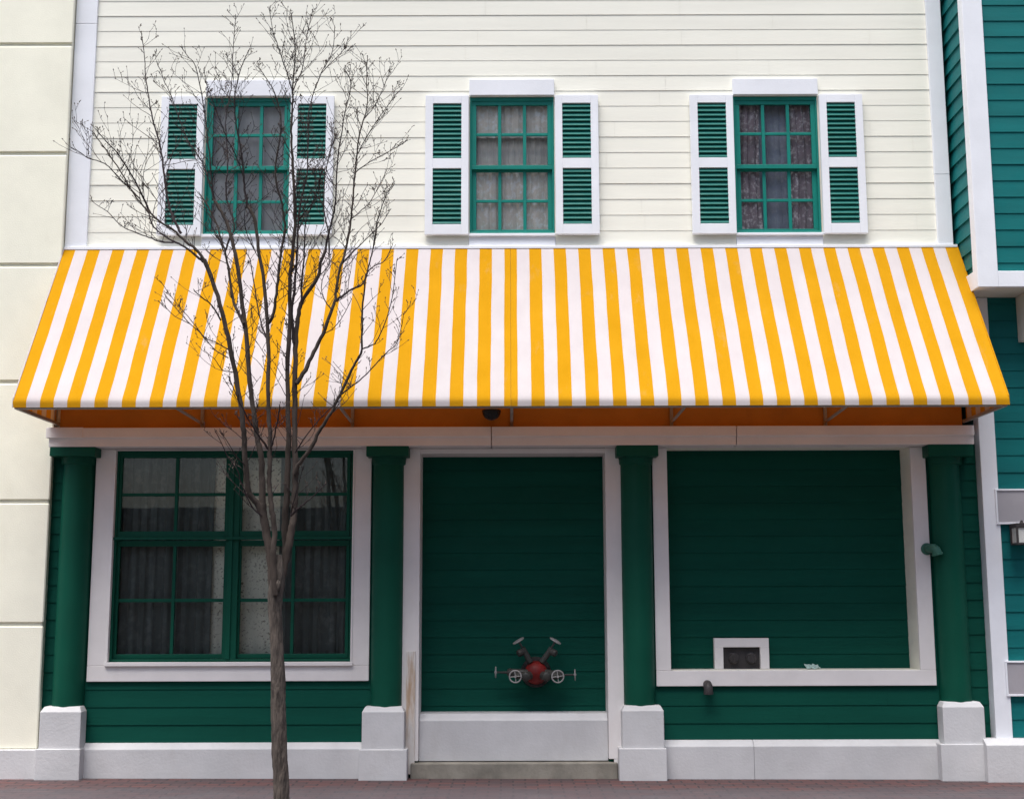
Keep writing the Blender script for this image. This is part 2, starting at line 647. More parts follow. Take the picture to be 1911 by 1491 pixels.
# levels (photo rows measured near the middle of the picture)
z_soffit = Z(831, Y=-.22)
z_beam_mid = Z(813.5, Y=-.22)
z_beam_top = Z(796, Y=-.22)
z_awn_top = Z(461.5, Y=-.02)
z_base_l = Z(1383, Y=-.06)
LINE_U, E_U = Z(431, 1150), (Z(113, 1150) - Z(431, 1150)) / 11
LINE_L, E_L = Z(1284, 955), (Z(1284, 431) - Z(1350, 431)) / 2
LINE_R = Z(1284, 955, .30)
xL0, xL1 = X(104, 700, -.10) - .004, X(172, 230, -.03)
xR0, xR1 = X(1739, 230, -.03), X(1767, 230, -.03)
Z_TOP = 8.4

# upper windows: one layout in metres, three places
ws = lambda px: X(px, 313) - X(955.5, 313)
W_HALF = ws(1034.3)
zw_top, zw_bot = Z(182), Z(438)
wcent = [X(461.5, 313), X(955.5, 313), X(1450, 313)]
holes_u = [(c - W_HALF, c + W_HALF, zw_bot, zw_top) for c in wcent]

mb = MB()
wall_holes(mb, xL0, xR1, z_soffit, Z_TOP, .004, .22, holes_u)
siding(mb, xL1 - .01, xR0 + .01, z_awn_top - .3, Z_TOP, LINE_U, E_U,
       [(c - W_HALF - .01, c + W_HALF + .01, Z(470), zw_top) for c in wcent], seed=5, proud=.0042, length=2.6)
mb.build("upper_wall", M['cream'], house, fix=False)
mb = MB()
mb.box(xL0, xR1, .02, 7, Z_TOP, Z_TOP + .2)
mb.box(xL0, xL0 + .1, .23, 7, 0, Z_TOP)
mb.box(xR1 - .1, xR1, .23, 7, 0, Z_TOP)
mb.box(xL0 + .1, xR1 - .1, 3.0, 3.1, 0, Z_TOP)
mb.box(xL0 + .1, xR1 - .1, .23, 3.0, z_soffit + .1, z_soffit + .2)
mb.build("room_shell", M['room'], house)
mb = MB()
mb.prism([(-.22, Z_TOP), (.24, Z_TOP), (.24, Z_TOP + .34), (-.36, Z_TOP + .34), (-.36, Z_TOP + .20), (-.28, Z_TOP + .12)], xL0, xR1)
mb.build("cornice", M['white'], house, bevel=.01)
for a, b in ((xL0, xL1), (xR0, xR1)):
    mb = MB()
    zj = Z(45) if a < 0 else Z(330)
    mb.box(a, b, -.030, .0, z_awn_top - .25, zj - .0015)
    mb.box(a, b, -.030, .0, zj + .0015, Z_TOP - .002)
    mb.build("corner_board", M['white'], house, bevel=.004)


def upper_window(ci, c):
    """double-hung window with louvred shutters: six panes over six"""
    zz = lambda py: Z(py)
    xx = lambda px: c + ws(px)
    win = MB()
    jw = ws(959)                                    # jamb thickness
    win.frame(xx(876.8), xx(1034.2), zz(437.6), zz(182.2), -.004, .16, jw * 1.0, jw * 1.0, .028, .036)
    w = win.build("window", M['teal_trim'], house, bevel=.003)
    # header board above, plain board below, thin white sill
    hb = MB(); hb.box(xx(875.8), xx(1035.2), -.046, .0, zz(181.6), zz(152))
    hb.build("header_board", M['white'], w, bevel=.004)
    sb = MB()
    sb.box(xx(875.5), xx(1035.5), -.046, .02, zz(443), zz(437.9))
    sb.build("sill", M['white'], w, bevel=.004)
    ap = MB()
    ap.box(xx(875.5), xx(1035.5), -.022, .002, zz(468), zz(443.2))
    ap.build("apron_board", M['white'], w, bevel=.003)

    def sash(rows, ya, yb, mid_top, rail_bot, rail_top):
        s = MB()
        xa, xb = xx(880.2), xx(1030.8)
        z1, z0 = zz(rows[0]), zz(rows[1])
        st = ws(955.5 + 8.6)
        s.frame(xa, xb, z0, z1, ya, yb, st, st, rail_bot, rail_top)
        for px in (932.6, 979.3):
            mw = ws(958.6)
            s.box(xx(px) - mw, xx(px) + mw, ya + .004, yb - .004, z0 + rail_bot, z1 - rail_top)
        for p in (888.6, 935.8, 982.4):
            s.box(xx(p) + .0005, xx(p + (40.8 if p < 980 else 40.0)) - .0005, ya + .006, yb - .006, zz(mid_top + 5.4), zz(mid_top))
        o = s.build("sash", M['teal_trim'], w, bevel=.003)
        g = MB()
        g.box(xa + st * .6, xb - st * .6, (ya + yb) / 2 + .003, (ya + yb) / 2 + .007, z0 + rail_bot * .6, z1 - rail_top * .6)
        g.build("glass", (M['glass_bright'], M['glass_mid'], M['glass_mid'])[ci], w)
        return o
    sash((187.5, 316), .006, .036, 247.9, .040, .046)
    sash((313.5, 435.2), .038, .066, 370.2, .043, .026)
    za, zb = zz(443), zz(178)
    yc = .080
    if ci == 1:
        curtain(xx(880), xx(1031), zz(440), zz(300), yc + .012, .010, 9, 3, "curtain", M['lace'], w)
        curtain(xx(880), xx(1031), zz(252), zz(180), yc, .010, 8, 4, "curtain", M['lace'], w)
        curtain(xx(878), xx(1033), za, zb, yc + .045, .006, 12, 9, "curtain", M['beige_blind'], w)
    elif ci == 2:
        curtain(xx(879), xx(930), za, zb, yc + .006, .014, 3.2, 13, "curtain", M['mauve_lace'], w, bow=-.02)
        curtain(xx(980), xx(1032), za, zb, yc + .006, .014, 3.4, 14, "curtain", M['mauve_lace'], w, bow=.02)
        curtain(xx(878), xx(1033), za, zb, yc + .05, .008, 9, 15, "curtain", M['grey_sheer'], w)
    else:
        curtain(xx(878), xx(1033), za, zb, yc + .03, .006, 5, 21, "curtain", M['beige_blind'], w)

    for side in (-1, 1):
        xs_ = (lambda p: c + side * ws(955.5 + p))
        i0, i1 = 80.6, 161.5
        zs0, zs1 = zz(440.8), zz(182.8)
        fr = MB()
        a, b = sorted((xs_(i0), xs_(i1)))
        p0, p1 = sorted((xs_(94.2), xs_(147.2)))
        fr.box(a, p0, -.062, -.018, zs0, zs1)
        fr.box(p1, b, -.062, -.018, zs0, zs1)
        bands = ((zz(440.8), zz(422.0)), (zz(318.2), zz(299.6)), (zz(197.6), zz(182.8)))
        for q0, q1 in bands: fr.box(p0, p1, -.062, -.018, q0, q1)
        sh = fr.build("shutter", M['white'], house, bevel=.003)
        for q0, q1 in ((bands[0][1], bands[1][0]), (bands[1][1], bands[2][0])):
            lv = MB()
            lv.box(p0 - .004, p1 + .004, -.024, -.020, q0 - .004, q1 + .004)
            n = 12
            pitch = (q1 - q0) / n
            for k in range(n):
                zc = q0 + pitch * (k + .5)
                dy, dz = .0102, .0164
                nx, nz_ = .0032, .0036
                yc_ = -.046
                lv.prism([(yc_ - dy - nx, zc - dz + nz_), (yc_ - dy + nx, zc - dz - nz_), (yc_ + dy + nx, zc + dz - nz_), (yc_ + dy - nx, zc + dz + nz_)], p0 - .002, p1 + .002)
            lv.build("louvre_panel", M['louvre'], sh)


for ci, c in enumerate(wcent): upper_window(ci, c)

# ---- lower storey -----------------------------------------------------------
YR = .30                                            # recessed bay wall
YN = .28                                            # blind opening wall
xw0, xw1 = X(211, 1040), X(658, 1040)
zwl0, zwl1 = Z(1234, 431), Z(842, 431)
xd0, xd1 = X(782.5, 1090), X(1132.5, 1090)
zd0 = Z(1419, 955)
xn0, xn1 = X(1247.5, 1045), X(1706, 1045)
zn0, zn1 = Z(1250, 1470), Z(834, 1470)
x_lo0, x_lo1 = X(84, 1000, 0), X(1843, 1000, 0)
LOW = [(xw0, xw1, zwl0, zwl1), (xd0, xd1, -.1, z_soffit - .02), (xn0 - .034, xn1 + .034, zn0 - .034, zn1 + .034)]
mb = MB()
wall_holes(mb, x_lo0 - .2, x_lo1, -.05, z_soffit + .05, .004, YR - .002, LOW)
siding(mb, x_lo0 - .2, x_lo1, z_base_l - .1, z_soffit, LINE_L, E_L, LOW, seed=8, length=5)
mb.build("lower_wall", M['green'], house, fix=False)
mb = MB()
mb.box(xd0 - .05, xd1 + .05, YR + .004, YR + .1, -.05, z_soffit + .05)
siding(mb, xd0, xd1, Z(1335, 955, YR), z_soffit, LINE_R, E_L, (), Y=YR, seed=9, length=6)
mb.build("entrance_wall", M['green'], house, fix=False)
mb = MB()
mb.box(xn0 - .05, xn1 + .05, YN + .004, YN + .1, zn0 - .1, zn1 + .1)
siding(mb, xn0, xn1, zn0 - .02, zn1 + .02, LINE_R - .004, E_L, (), Y=YN, seed=10, length=6)
mb.build("blind_opening_wall", M['green'], house, fix=False)
mb = MB()
mb.box(xn0 - .03, xn0, -.002, YN, zn0, zn1)
mb.box(xn1, xn1 + .03, -.002, YN, zn0, zn1)
mb.box(xn0 - .03, xn1 + .03, -.002, YN, zn0 - .03, zn0)
mb.box(xn0 - .03, xn1 + .03, -.002, YN, zn1, zn1 + .03)
mb.build("opening_reveal", M['cream'], house, bevel=.002)

# white casing round the blind opening
mb = MB()
xa, xb = X(1221, 1060, -.03), X(1737, 1060, -.03)
mb.box(xa, xn0, -.034, -.003, zn0, z_soffit - .003)
mb.box(xn1, xb, -.034, -.003, zn0, z_soffit - .003)
mb.box(xn0 + .0005, xn1 - .0005, -.032, -.003, zn1, z_soffit - .003)
mb.box(xa, xb, -.036, -.003, Z(1279, 1480), zn0 - .001)
mb.build("opening_casing", M['ivory'], house, bevel=.004)

# casing, stool and sashes of the shop window
mb = MB()
xa, xb = X(171, 1055, -.03), X(691, 1055, -.03)
zc0 = Z(1270.5, 431)
mb.box(xa, xw0 - .008, -.034, -.003, Z(1241, 431), z_soffit - .003)
mb.box(xw1 + .008, xb, -.034, -.003, Z(1241, 431), z_soffit - .003)
mb.box(xw0 - .008, xw1 + .008, -.032, -.003, zwl1 + .006, z_soffit - .003)
mb.box(xa, xb, -.036, -.003, zc0, Z(1241.3, 431))
shopc = mb.build("window", M['ivory'], house, bevel=.004)
mb = MB()
mb.box(xw0 - .02, xw1 + .02, -.062, .03, Z(1241.8, 431), Z(1234.6, 431))
mb.frame(xw0 - .012, xw1 + .012, Z(1234.2, 431), zwl1 + .010, -.046, .03, .014, .014, .0, .006)
mb.build("sill", M['ivory'], shopc, bevel=.003)
xs_at = lambda px: X(px, 1040, .03)
mb = MB()
zt = Z(1002, 431)
mb.frame(xw0 + .002, xw1 - .002, zwl0, zwl1, .0, .10, .02, .02, .02, .022)
mb.box(xs_at(421.5), xs_at(446), .004, .10, zwl0 + .021, zwl1 - .023)
mb.box(xs_at(427), xs_at(435), -.012, .003, zwl0 + .021, zwl1 - .023)
mb.box(xw0 - .006, xw1 + .006, -.030, -.013, Z(1007, 431), zt)
mb.build("mullion", M['green_trim'], shopc, bevel=.003)


def shop_sash(x0, x1, ztop, zbot, ya, cols, row, rail_t, rail_b):
    s = MB()
    yb = ya + .035
    stl = .030
    s.frame(x0, x1, zbot, ztop, ya, yb, stl, stl, rail_b, rail_t)
    s.box(cols[0], cols[1], ya + .004, yb - .004, zbot + rail_b, ztop - rail_t)
    for a, b in ((x0 + stl, cols[0]), (cols[1], x1 - stl)):
        s.box(a + .0005, b - .0005, ya + .006, yb - .006, row[0], row[1])
    s.build("sash", M['green_trim'], shopc, bevel=.003)
    g = MB()
    g.box(x0 + .02, x1 - .02, ya + .018, ya + .022, zbot + .02, ztop - .02)
    g.build("glass", M['glass'], shopc)


zz = lambda py: Z(py, 431)
for x0, x1, ca, cb in ((216, 424, 322.5, 328.5), (443, 652, 545, 551)):
    shop_sash(xs_at(x0), xs_at(x1), zz(846), zz(1001.5), .018, (xs_at(ca), xs_at(cb)), (zz(925), zz(919.2)), .036, .052)
    shop_sash(xs_at(x0), xs_at(x1), zz(1008), zz(1229), .046, (xs_at(ca - 1), xs_at(cb - 1)), (zz(1123), zz(1116.6)), .050, .040)
zc1, zc2 = zz(1236), zz(840)
curtain(xs_at(205), xs_at(391), zc1, zc2, .165, .020, 9, 31, "curtain", M['dark_drape'], shopc)
curtain(xs_at(515), xs_at(665), zc1, zc2, .165, .020, 7, 32, "curtain", M['dark_drape'], shopc)
curtain(xs_at(376), xs_at(520), zc1, zc2, .200, .005, 3, 33, "curtain", M['floral'], shopc)
mb = MB()
mb.box(xs_at(190), xs_at(680), .42, .44, zc1 - .1, zc2 + .1)
mb.build("backdrop", M['room'], shopc)

# entrance jambs, low panel and step
mb = MB()
zj0 = Z(1419, 765)
mb.box(X(751, 1090, -.03), xd0 + .004, -.030, YR - .004, zj0, z_soffit - .003)
mb.build("door_jamb", M['ivory'], house, bevel=.004)
mb = MB()
mb.box(xd1 - .004, X(1161.5, 1090, -.03), -.030, YR - .004, Z(1415, 1145), z_soffit - .003)
mb.box(xd1 + .04, X(1161.5, 1090, -.03), -.028, YR - .004, Z(1441, 1145), Z(1415.2, 1145))
mb.build("door_jamb", M['ivory'], house, bevel=.004)
jb = MB()
jb.box(X(757.5, 1330, -.03), X(774.5, 1330, -.03), -.044, -.031, Z(1443, 765), Z(1215, 765))
o = jb.build("jamb_board", M['stained'], house, bevel=.002)
o['label'] = "white jamb board with long brown weather stains"
mb = MB()
zt_, zb_ = Z(1331, 955, .06), Z(1420, 955, .0)
mb.prism([(.02, zb_), (.02, zt_ - .055), (.075, zt_), (YR + .003, zt_), (YR + .003, zb_)], xd0 + .006, xd1 - .006)
mb.build("plinth_panel", M['base_white'], house, bevel=.004)
mb = MB()
mb.box(X(766, 1440, -.06), X(1153, 1440, -.06), -.075, YR, -.1, Z(1421.5, 955, -.0))
mb.build("doorstep", M['concrete'], house, bevel=.010)
mb = MB()
mb.box(xd0 - .002, xd1 + .002, -.01, YR, z_soffit - .045, z_soffit - .004)
mb.build("lintel_board", M['ivory'], house, bevel=.003)


def baseboard(name, x0, x1, ztop, Yf, parent, mat, z0=-.12):
    mb = MB()
    mb.prism([(Yf, z0), (Yf, ztop - .048), (Yf + .055, ztop), (.01, ztop), (.01, z0)], x0, x1)
    return mb.build(name, mat, parent, bevel=.005)


YB = -.085
baseboard("baseboard", X(120, 1420, YB), X(700, 1420, YB), Z(1384, 955, YB + .05), YB, house, M['base_white'])
baseboard("baseboard", X(1200, 1420, YB), X(1408, 1420, YB) - .001, Z(1380, 1480, YB + .05), YB, house, M['base_white'])
baseboard("baseboard", X(1408, 1420, YB) + .001, X(1800, 1420, YB), Z(1380, 1480, YB + .05), YB, house, M['base_white'])

# beam with two stepped fascias, in three lengths
YF = -.22
xb_ = [X(90, 815, YF), X(917, 815, YF), X(1375, 815, YF), X(1819, 815, YF)]
mb = MB()
for k, (a, b) in enumerate(zip(xb_, xb_[1:])):
    a2, b2 = a + (.003 if k else 0), b - (.003 if k < 2 else 0)
    mb.prism([(YF, z_beam_mid), (YF, z_beam_top), (.002, z_beam_top), (.002, z_soffit), (YF + .018, z_soffit), (YF + .018, z_beam_mid - .004), (YF, z_beam_mid - .004)], a2, b2)
mb.box(xb_[0] - .02, xb_[0] + .3, YF - .006, YF + .15, z_beam_mid - .006, z_beam_top + .004)
mb.build("beam", M['ivory'], house, bevel=.004)


def column(px, py, ped_top, ped_mid, ped_bot, xu, xl, cap):
    Yc = -.012
    r = .134
    xc = X(px, 1080, Yc - r * .9)
    zt = Z(ped_top, px, -.14)
    zm = Z(ped_mid, px, -.18)
    zb = Z(ped_bot, px, -.19) - .06
    sh = MB()
    h = z_soffit - zt
    prof = [(0, r * .985)]
    for k in range(13):
        prof.append((.02 + (h - .02) * k / 12, r * (1.0 + .025 * math.sin(math.pi * k / 12))))
    sh.lathe((xc, Yc, zt - .03), (0, 0, 1), prof, 48)
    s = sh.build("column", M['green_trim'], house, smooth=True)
    ca = MB()
    ca.box(X(cap[0], 840, -.20), X(cap[1], 840, -.20), -.205, .0, Z(851, px, -.205), z_soffit - .001)
    xm = (X(cap[0], 840, -.20) + X(cap[1], 840, -.20)) / 2
    ca.lathe((xm, Yc, Z(866, px, -.16)), (0, 0, 1), [(0, r * 1.02), (.012, r * 1.10), (.05, r * 1.12), (Z(851, px, -.205) - Z(866, px, -.16) + .002, r * 1.16)], 40)
    ca.build("capital", M['green_trim'], s, bevel=.005)
    pe = MB()
    a, b = X(xu[0], 1360, -.172), X(xu[1], 1360, -.172)
    bv = .030
    prof = [(-.172, zm - .01), (-.172, zt - bv * 1.2), (-.172 + bv, zt), (-.02, zt), (-.02, zm - .01)]
    n, i = 5, len(pe.v)
    pe.v += [(a, -.172, zm - .01), (b, -.172, zm - .01), (b, -.02, zm - .01), (a, -.02, zm - .01),
             (a, -.172, zt - bv * 1.45), (b, -.172, zt - bv * 1.45), (b, -.02, zt - bv * 1.45), (a, -.02, zt - bv * 1.45),
             (a + bv * .8, -.172 + bv, zt), (b - bv * .8, -.172 + bv, zt), (b - bv * .8, -.02, zt), (a + bv * .8, -.02, zt)]
    for q in ((0, 1, 5, 4), (1, 2, 6, 5), (2, 3, 7, 6), (3, 0, 4, 7), (4, 5, 9, 8), (5, 6, 10, 9), (6, 7, 11, 10), (7, 4, 8, 11), (8, 9, 10, 11), (3, 2, 1, 0)):
        pe.f.append(tuple(i + k for k in q))
    pe.box(X(xl[0], 1430, -.19), X(xl[1], 1430, -.19), -.190, -.01, zb, zm)
    pe.build("pedestal", M['base_white'], s, bevel=.006)


column(130, 0, 1318, 1397, 1450, (73, 150), (64, 148), (93, 178))
column(721, 0, 1318, 1398, 1462, (675, 754), (669, 759), (683.5, 762.5))
column(1192, 0, 1316, 1396, 1463.5, (1161.5, 1239.5), (1156, 1245), (1150.5, 1228.5))
column(1780, 0, 1309, 1388, 1463, (1761, 1839), (1758, 1839), (1732, 1816))

# =================================================================== STUCCO BUILDING (left)
stuc = thing("stucco_building", "cream stucco building with horizontal joints at the left edge of the awning", "building", (-8, 0, 0))
YS = -.10
xs1 = X(104, 700, YS)
mb = MB()
mb.box(-14, xs1 - .012, YS + .018, 6, -.2, Z_TOP + .6)
joints = [-190, 84, 287, 495, 713, 936, 1165]
zj = [Z(p, 60, YS) for p in joints]
zs_base = Z(1397, 40, YS)
edges = [Z_TOP + .6] + [z for z in zj]
gap = .015
for k in range(len(zj)):
    top = zj[k] - gap
    bot = (zj[k + 1] + gap) if k + 1 < len(zj) else zs_base
    mb.box(-14, xs1, YS, YS + .0178, bot, top)
mb.build("wall", M['stucco'], stuc, bevel=.010, seg=1)
mb = MB()
mb.box(-14, xs1 + .02, YS - .035, YS + .12, -.25, zs_base - .002)
mb.build("plinth", M['base_white'], stuc, bevel=.008)

# =================================================================== TEAL HOUSE (right)
teal = thing("clapboard_house", "teal clapboard house with white corner boards and an overhanging bay at the right", "house", (7, 0, 0))
YP = -.51
xb0 = X(1811, 270, YP)               # bay corner (outer edge of the front trim)
zb0 = Z(537, 1850, YP)
xside = X(1772, 280, 0)
bay = MB()
bay.box(xb0 + .02, 12, YP + .004, 2, zb0 + .03, Z_TOP + .3)
e2 = (Z(128, 1880, YP) - Z(460, 1880, YP)) / 11
xf0 = X(1846, 270, YP)
siding(bay, xf0 - .02, 12, Z(506, 1880, YP), Z_TOP + .3, Z(460, 1880, YP), e2, (), Y=YP, seed=12, length=4)
bay.build("bay_wall", M['teal'], teal, fix=False)
# side of the bay: boards running back to the cream wall
sb = MB()
k = -2
zl = Z(460, 1880, YP)
while zl + k * e2 < Z_TOP:
    za = zl + k * e2
    zb2 = za + e2
    if za > zb0 + .05:
        for (p, q) in ((YP + .08, .05),):
            sb.face((xb0 - .0, q, za), (xb0 - .0, p, za), (xb0 + .018, p, zb2), (xb0 + .018, q, zb2))
            sb.face((xb0 + .02, q, za), (xb0 + .02, p, za), (xb0, p, za), (xb0, q, za))
    k += 1
sb.build("bay_side", M['teal'], teal, fix=False)
mb = MB()
zcb = Z(507, 1880, YP)
mb.box(xb0 - .014, xf0, YP - .028, YP + .085, zb0, Z_TOP + .3)
mb.box(xf0, 12, YP - .026, YP + .02, zb0 + .001, zcb)
mb.box(xb0 - .012, xb0 + .05, YP + .086, .04, zb0 + .001, zcb + .02)
mb.build("bay_trim", M['white'], teal, bevel=.005)
mb = MB()
mb.box(xb0 + .02, 12, YP + .021, .0, zb0 + .006, zb0 + .028)
mb.build("bay_soffit", M['cream'], teal)
YT = -.10
xt0 = X(1838, 1000, YT - .03)
xt1 = X(1868.5, 1000, YT - .03)
zt1 = Z(1376, 1880, YT)
low = MB()
low.box(xt0 + .02, 12, YT + .004, 2, -.2, zb0 + .02)
siding(low, xt1 - .02, 12, zt1 - .05, zb0 + .02, Z(1043, 1880, YT), (Z(818, 1880, YT) - Z(1208, 1880, YT)) / 12, (), Y=YT, seed=14, length=4)
low.build("wall", M['teal'], teal, fix=False)
mb = MB()
mb.box(xt0, xt1, YT - .03, YT + .10, zt1 - .02, zb0)
mb.build("corner_board", M['white'], teal, bevel=.005)
mb = MB()
mb.prism([(YT - .16, -.2), (YT - .16, zt1 - .045), (YT - .09, zt1), (YT + .02, zt1), (YT + .02, -.2)], X(1842, 1420, YT - .15), 12)
mb.build("baseboard", M['base_white'], teal, bevel=.005)
for py0, py1, px0 in ((912, 978, 1858), (1233, 1299, 1877)):
    mb = MB()
    a = X(px0 + 1, (py0 + py1) / 2, YT - .05)
    z0, z1 = Z(py1, 1890, YT - .05), Z(py0, 1890, YT - .05)
    mb.frame(a, a + 2.2, z0, z1, YT - .046, YT, .016, .016, .016, .016)
    p = mb.build("wall_panel", M['white'], teal, bevel=.003)
    mb = MB()
    mb.box(a + .014, a + 2.19, YT - .036, YT - .004, z0 + .014, z1 - .014)
    mb.build("panel_infill", M['plate'], p)
mb = MB()
a = X(1896, 590, YT)
zc0_, zc1_ = Z(625, 1900, -.45), zb0 + .004
mb.prism([(YT - .01, zc0_ - .0), (-.40, zc0_), (-.45, zc0_ + .05), (-.47, zc1_), (YT - .01, zc1_)], a, a + .28)
mb.build("bracket", M['cream'], teal, bevel=.006)

# wall lantern
lan = thing("wall_lantern", "small dark framed wall lantern with frosted glass on the teal house", "lantern", at(1905, 1000, YT))
p = at(1908, 996, YT - .12)
s = .078
mb = MB()
mb.box(p.x - s, p.x + s, p.y - s, p.y + s, p.z + .052, p.z + .088)
mb.box(p.x - s, p.x + s, p.y - s, p.y + s, p.z - .094, p.z - .078)
for sx in (-1, 1):
    for sy in (-1, 1):
        mb.box(p.x + sx * s, p.x + sx * (s - .016), p.y + sy * s, p.y + sy * (s - .016), p.z - .078, p.z + .052)
mb.box(p.x - .05, p.x + .05, p.y + s, YT - .004, p.z - .06, p.z + .07)
mb.lathe((p.x, p.y, p.z + .088), (0, 0, 1), [(0, .03), (.012, .012), (.028, .008)], 12)
mb.build("lantern_frame", M['dark_metal'], lan, bevel=.002)
mb = MB()
mb.box(p.x - s + .012, p.x + s - .012, p.y - s + .012, p.y + s - .012, p.z - .077, p.z + .051)
mb.build("lantern_glass", M['lamp_glass'], lan)

# =================================================================== AWNING
PRJ = -1.03
zf = Z(758, 955, PRJ)
za0 = z_awn_top
hx_w = (X(1785.5, 463, -.03) - X(121.5, 463, -.03)) / 2
hx_f = (X(1884, 757, PRJ) - X(22, 759, PRJ)) / 2
HX = (hx_w + hx_f) / 2
AXC = (X(1785.5, 463, -.03) + X(121.5, 463, -.03)) / 4 + (X(1884, 757, PRJ) + X(22, 759, PRJ)) / 4
awn = thing("awning", "yellow and white striped fabric awning sloping over the whole storefront", "awning", (AXC, 0, 0))
PER = HX / (18.25)
HALF = PER * .25
M['stripe'] = fabric("striped_awning_cloth", 'X', PER, HALF, .15)
M['stripe_side'] = fabric("striped_awning_side_cloth", 'Y', PER, HALF, .15)


def canopy_panel(xa, xb, seed):
    rnd = random.Random(seed)
    ph = [rnd.uniform(0, 6.28) for _ in range(6)]
    mb = MB()
    nx, nt_ = 90, 34
    drop = .075
    rr = .05
    i0 = len(mb.v)
    Lz, Ly = za0 - (zf + drop), PRJ + .03
    for k in range(nt_ + 1):
        t = k / nt_
        for i in range(nx + 1):
            u = i / nx
            x = xa + (xb - xa) * u
            if t < .86:
                s = t / .86
                y = -.03 + (PRJ + .03) * s
                z = za0 + (zf + drop - za0) * s
                env = math.sin(math.pi * s) * math.sin(math.pi * min(1, u * 12 if u < .5 else (1 - u) * 12) / 2)
                w = 1.5 * (.010 * math.sin(2 * math.pi * u * 3.0 + ph[0] + 2 * s) + .006 * math.sin(2 * math.pi * u * 9 + ph[1] + 3 * s)
                     + .004 * math.sin(2 * math.pi * u * 17 + ph[2] - 4 * s)) * env - .022 * math.sin(math.pi * s)
                low = max(0, s - .62) / .38
                w += low * env * 1.8 * (.012 * math.sin(2 * math.pi * (u * 6.3 + s * 1.2) + ph[4]) + .008 * math.sin(2 * math.pi * (u * 13.7 - s * 1.7) + ph[5]))
                z += w
                y += w * .5
            else:
                s = (t - .86) / .14
                # rolls over the front bar and hangs
                y = PRJ - .010 * math.sin(math.pi * min(1, s * 2) / 2) + .004 * s * math.sin(9 * u + ph[3])
                z = zf + drop * (1 - s)
            mb.v.append((x - AXC, y, z))
    for k in range(nt_):
        for i in range(nx):
            a = i0 + k * (nx + 1) + i
            mb.f.append((a, a + 1, a + nx + 2, a + nx + 1))
    o = mb.build("canopy", M['stripe'], None, smooth=True, fix=False)
    o.parent = awn
    return o


canopy_panel(AXC - HX, AXC - .0012, 1)
canopy_panel(AXC + .0012, AXC + HX, 2)
for s in (-1, 1):
    mb = MB()
    n = 14
    x = AXC + s * (HX - .004)
    for k in range(n):
        t0, t1 = k / n, (k + 1) / n
        y0, y1 = -.03 + (PRJ + .05) * t0, -.03 + (PRJ + .05) * t1
        z0, z1 = za0 + (zf + .075 - za0) * t0 - .022 * math.sin(math.pi * t0), za0 + (zf + .075 - za0) * t1 - .022 * math.sin(math.pi * t1)
        mb.face((x, y0, z0), (x, y1, z1), (x, y1, zf), (x, y0, zf))
    mb.build("side_panel", M['stripe_side'], awn, fix=False)
    # piping along the sloping hem
    mb = MB()
    mb.tube([(AXC + s * HX, -.03, za0), (AXC + s * HX, PRJ, zf + .076), (AXC + s * HX, PRJ - .004, zf)], .006, 6)
    mb.build("piping", M['stripe'], awn)
mb = MB()
mb.box(AXC - HX + .01, AXC + HX - .01, PRJ + .004, PRJ + .034, zf - .012, zf + .016)
mb.build("front_bar", M['grey_metal'], awn, bevel=.004)
for s in (-1, 1):
    mb = MB()
    mb.box(AXC + s * (HX - .008), AXC + s * (HX - .036), PRJ + .035, -.004, zf - .012, zf + .016)
    mb.build("side_bar", M['grey_metal'], awn, bevel=.004)
mb = MB()
mb.box(AXC - HX, AXC + HX, -.05, -.004, za0 - .02, za0 + .006)
mb.build("wall_rail", M['white'], awn, bevel=.003)
# added panel, its orange painted in for light coming through the awning cloth
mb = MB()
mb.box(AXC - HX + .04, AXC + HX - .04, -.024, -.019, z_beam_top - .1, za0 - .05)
painted_glow = paint("orange_painted_glow", (.50, .22, .035), .8, .12, .3, (.22, .09, .03))
mb.build("back_glow_panel", painted_glow, awn)
for px, ps in ((378, 327), (658, 634), (955, 955), (1253, 1280), (1540, 1583)):
    xw = X(px, 790, -.03)
    xf = X(ps, 762, PRJ)
    mb = MB()
    mb.box(xw - .014, xw + .014, -.055, -.026, z_beam_top + .002, za0 - .06)
    mb.build("rafter_post", M['grey_metal'], awn, bevel=.003)
    mb = MB()
    mb.tube([(xw, -.045, zf - .002), (xf, PRJ + .02, zf + .0)], .013, 8)
    mb.build("strut", M['grey_metal'], awn)
    mb = MB()
    mb.tube([(xw, -.045, za0 - .075), (xw, PRJ * .5, (za0 + zf) / 2 - .05), (xw, PRJ + .03, zf + .05)], .012, 8)
    mb.build("rafter", M['grey_metal'], awn)

# dome camera hanging from the rear of the awning
dc = at(917, 767, -.30)
dome = thing("dome_camera", "black half dome security camera under the awning front edge", "camera", dc)
mb = MB()
mb.lathe(dc, (0, 0, -1), [(-.006, .081), (.004, .083), (.010, .080), (.03, .076), (.05, .066), (.066, .050), (.078, .028), (.083, 0)], 32)
mb.build("dome", M['rubber'], dome, smooth=True)
mb = MB()
mb.box(dc.x - .05, dc.x + .05, dc.y - .05, -.026, dc.z + .006, dc.z + .024)
mb.build("mounting_arm", M['grey_metal'], dome, bevel=.004)

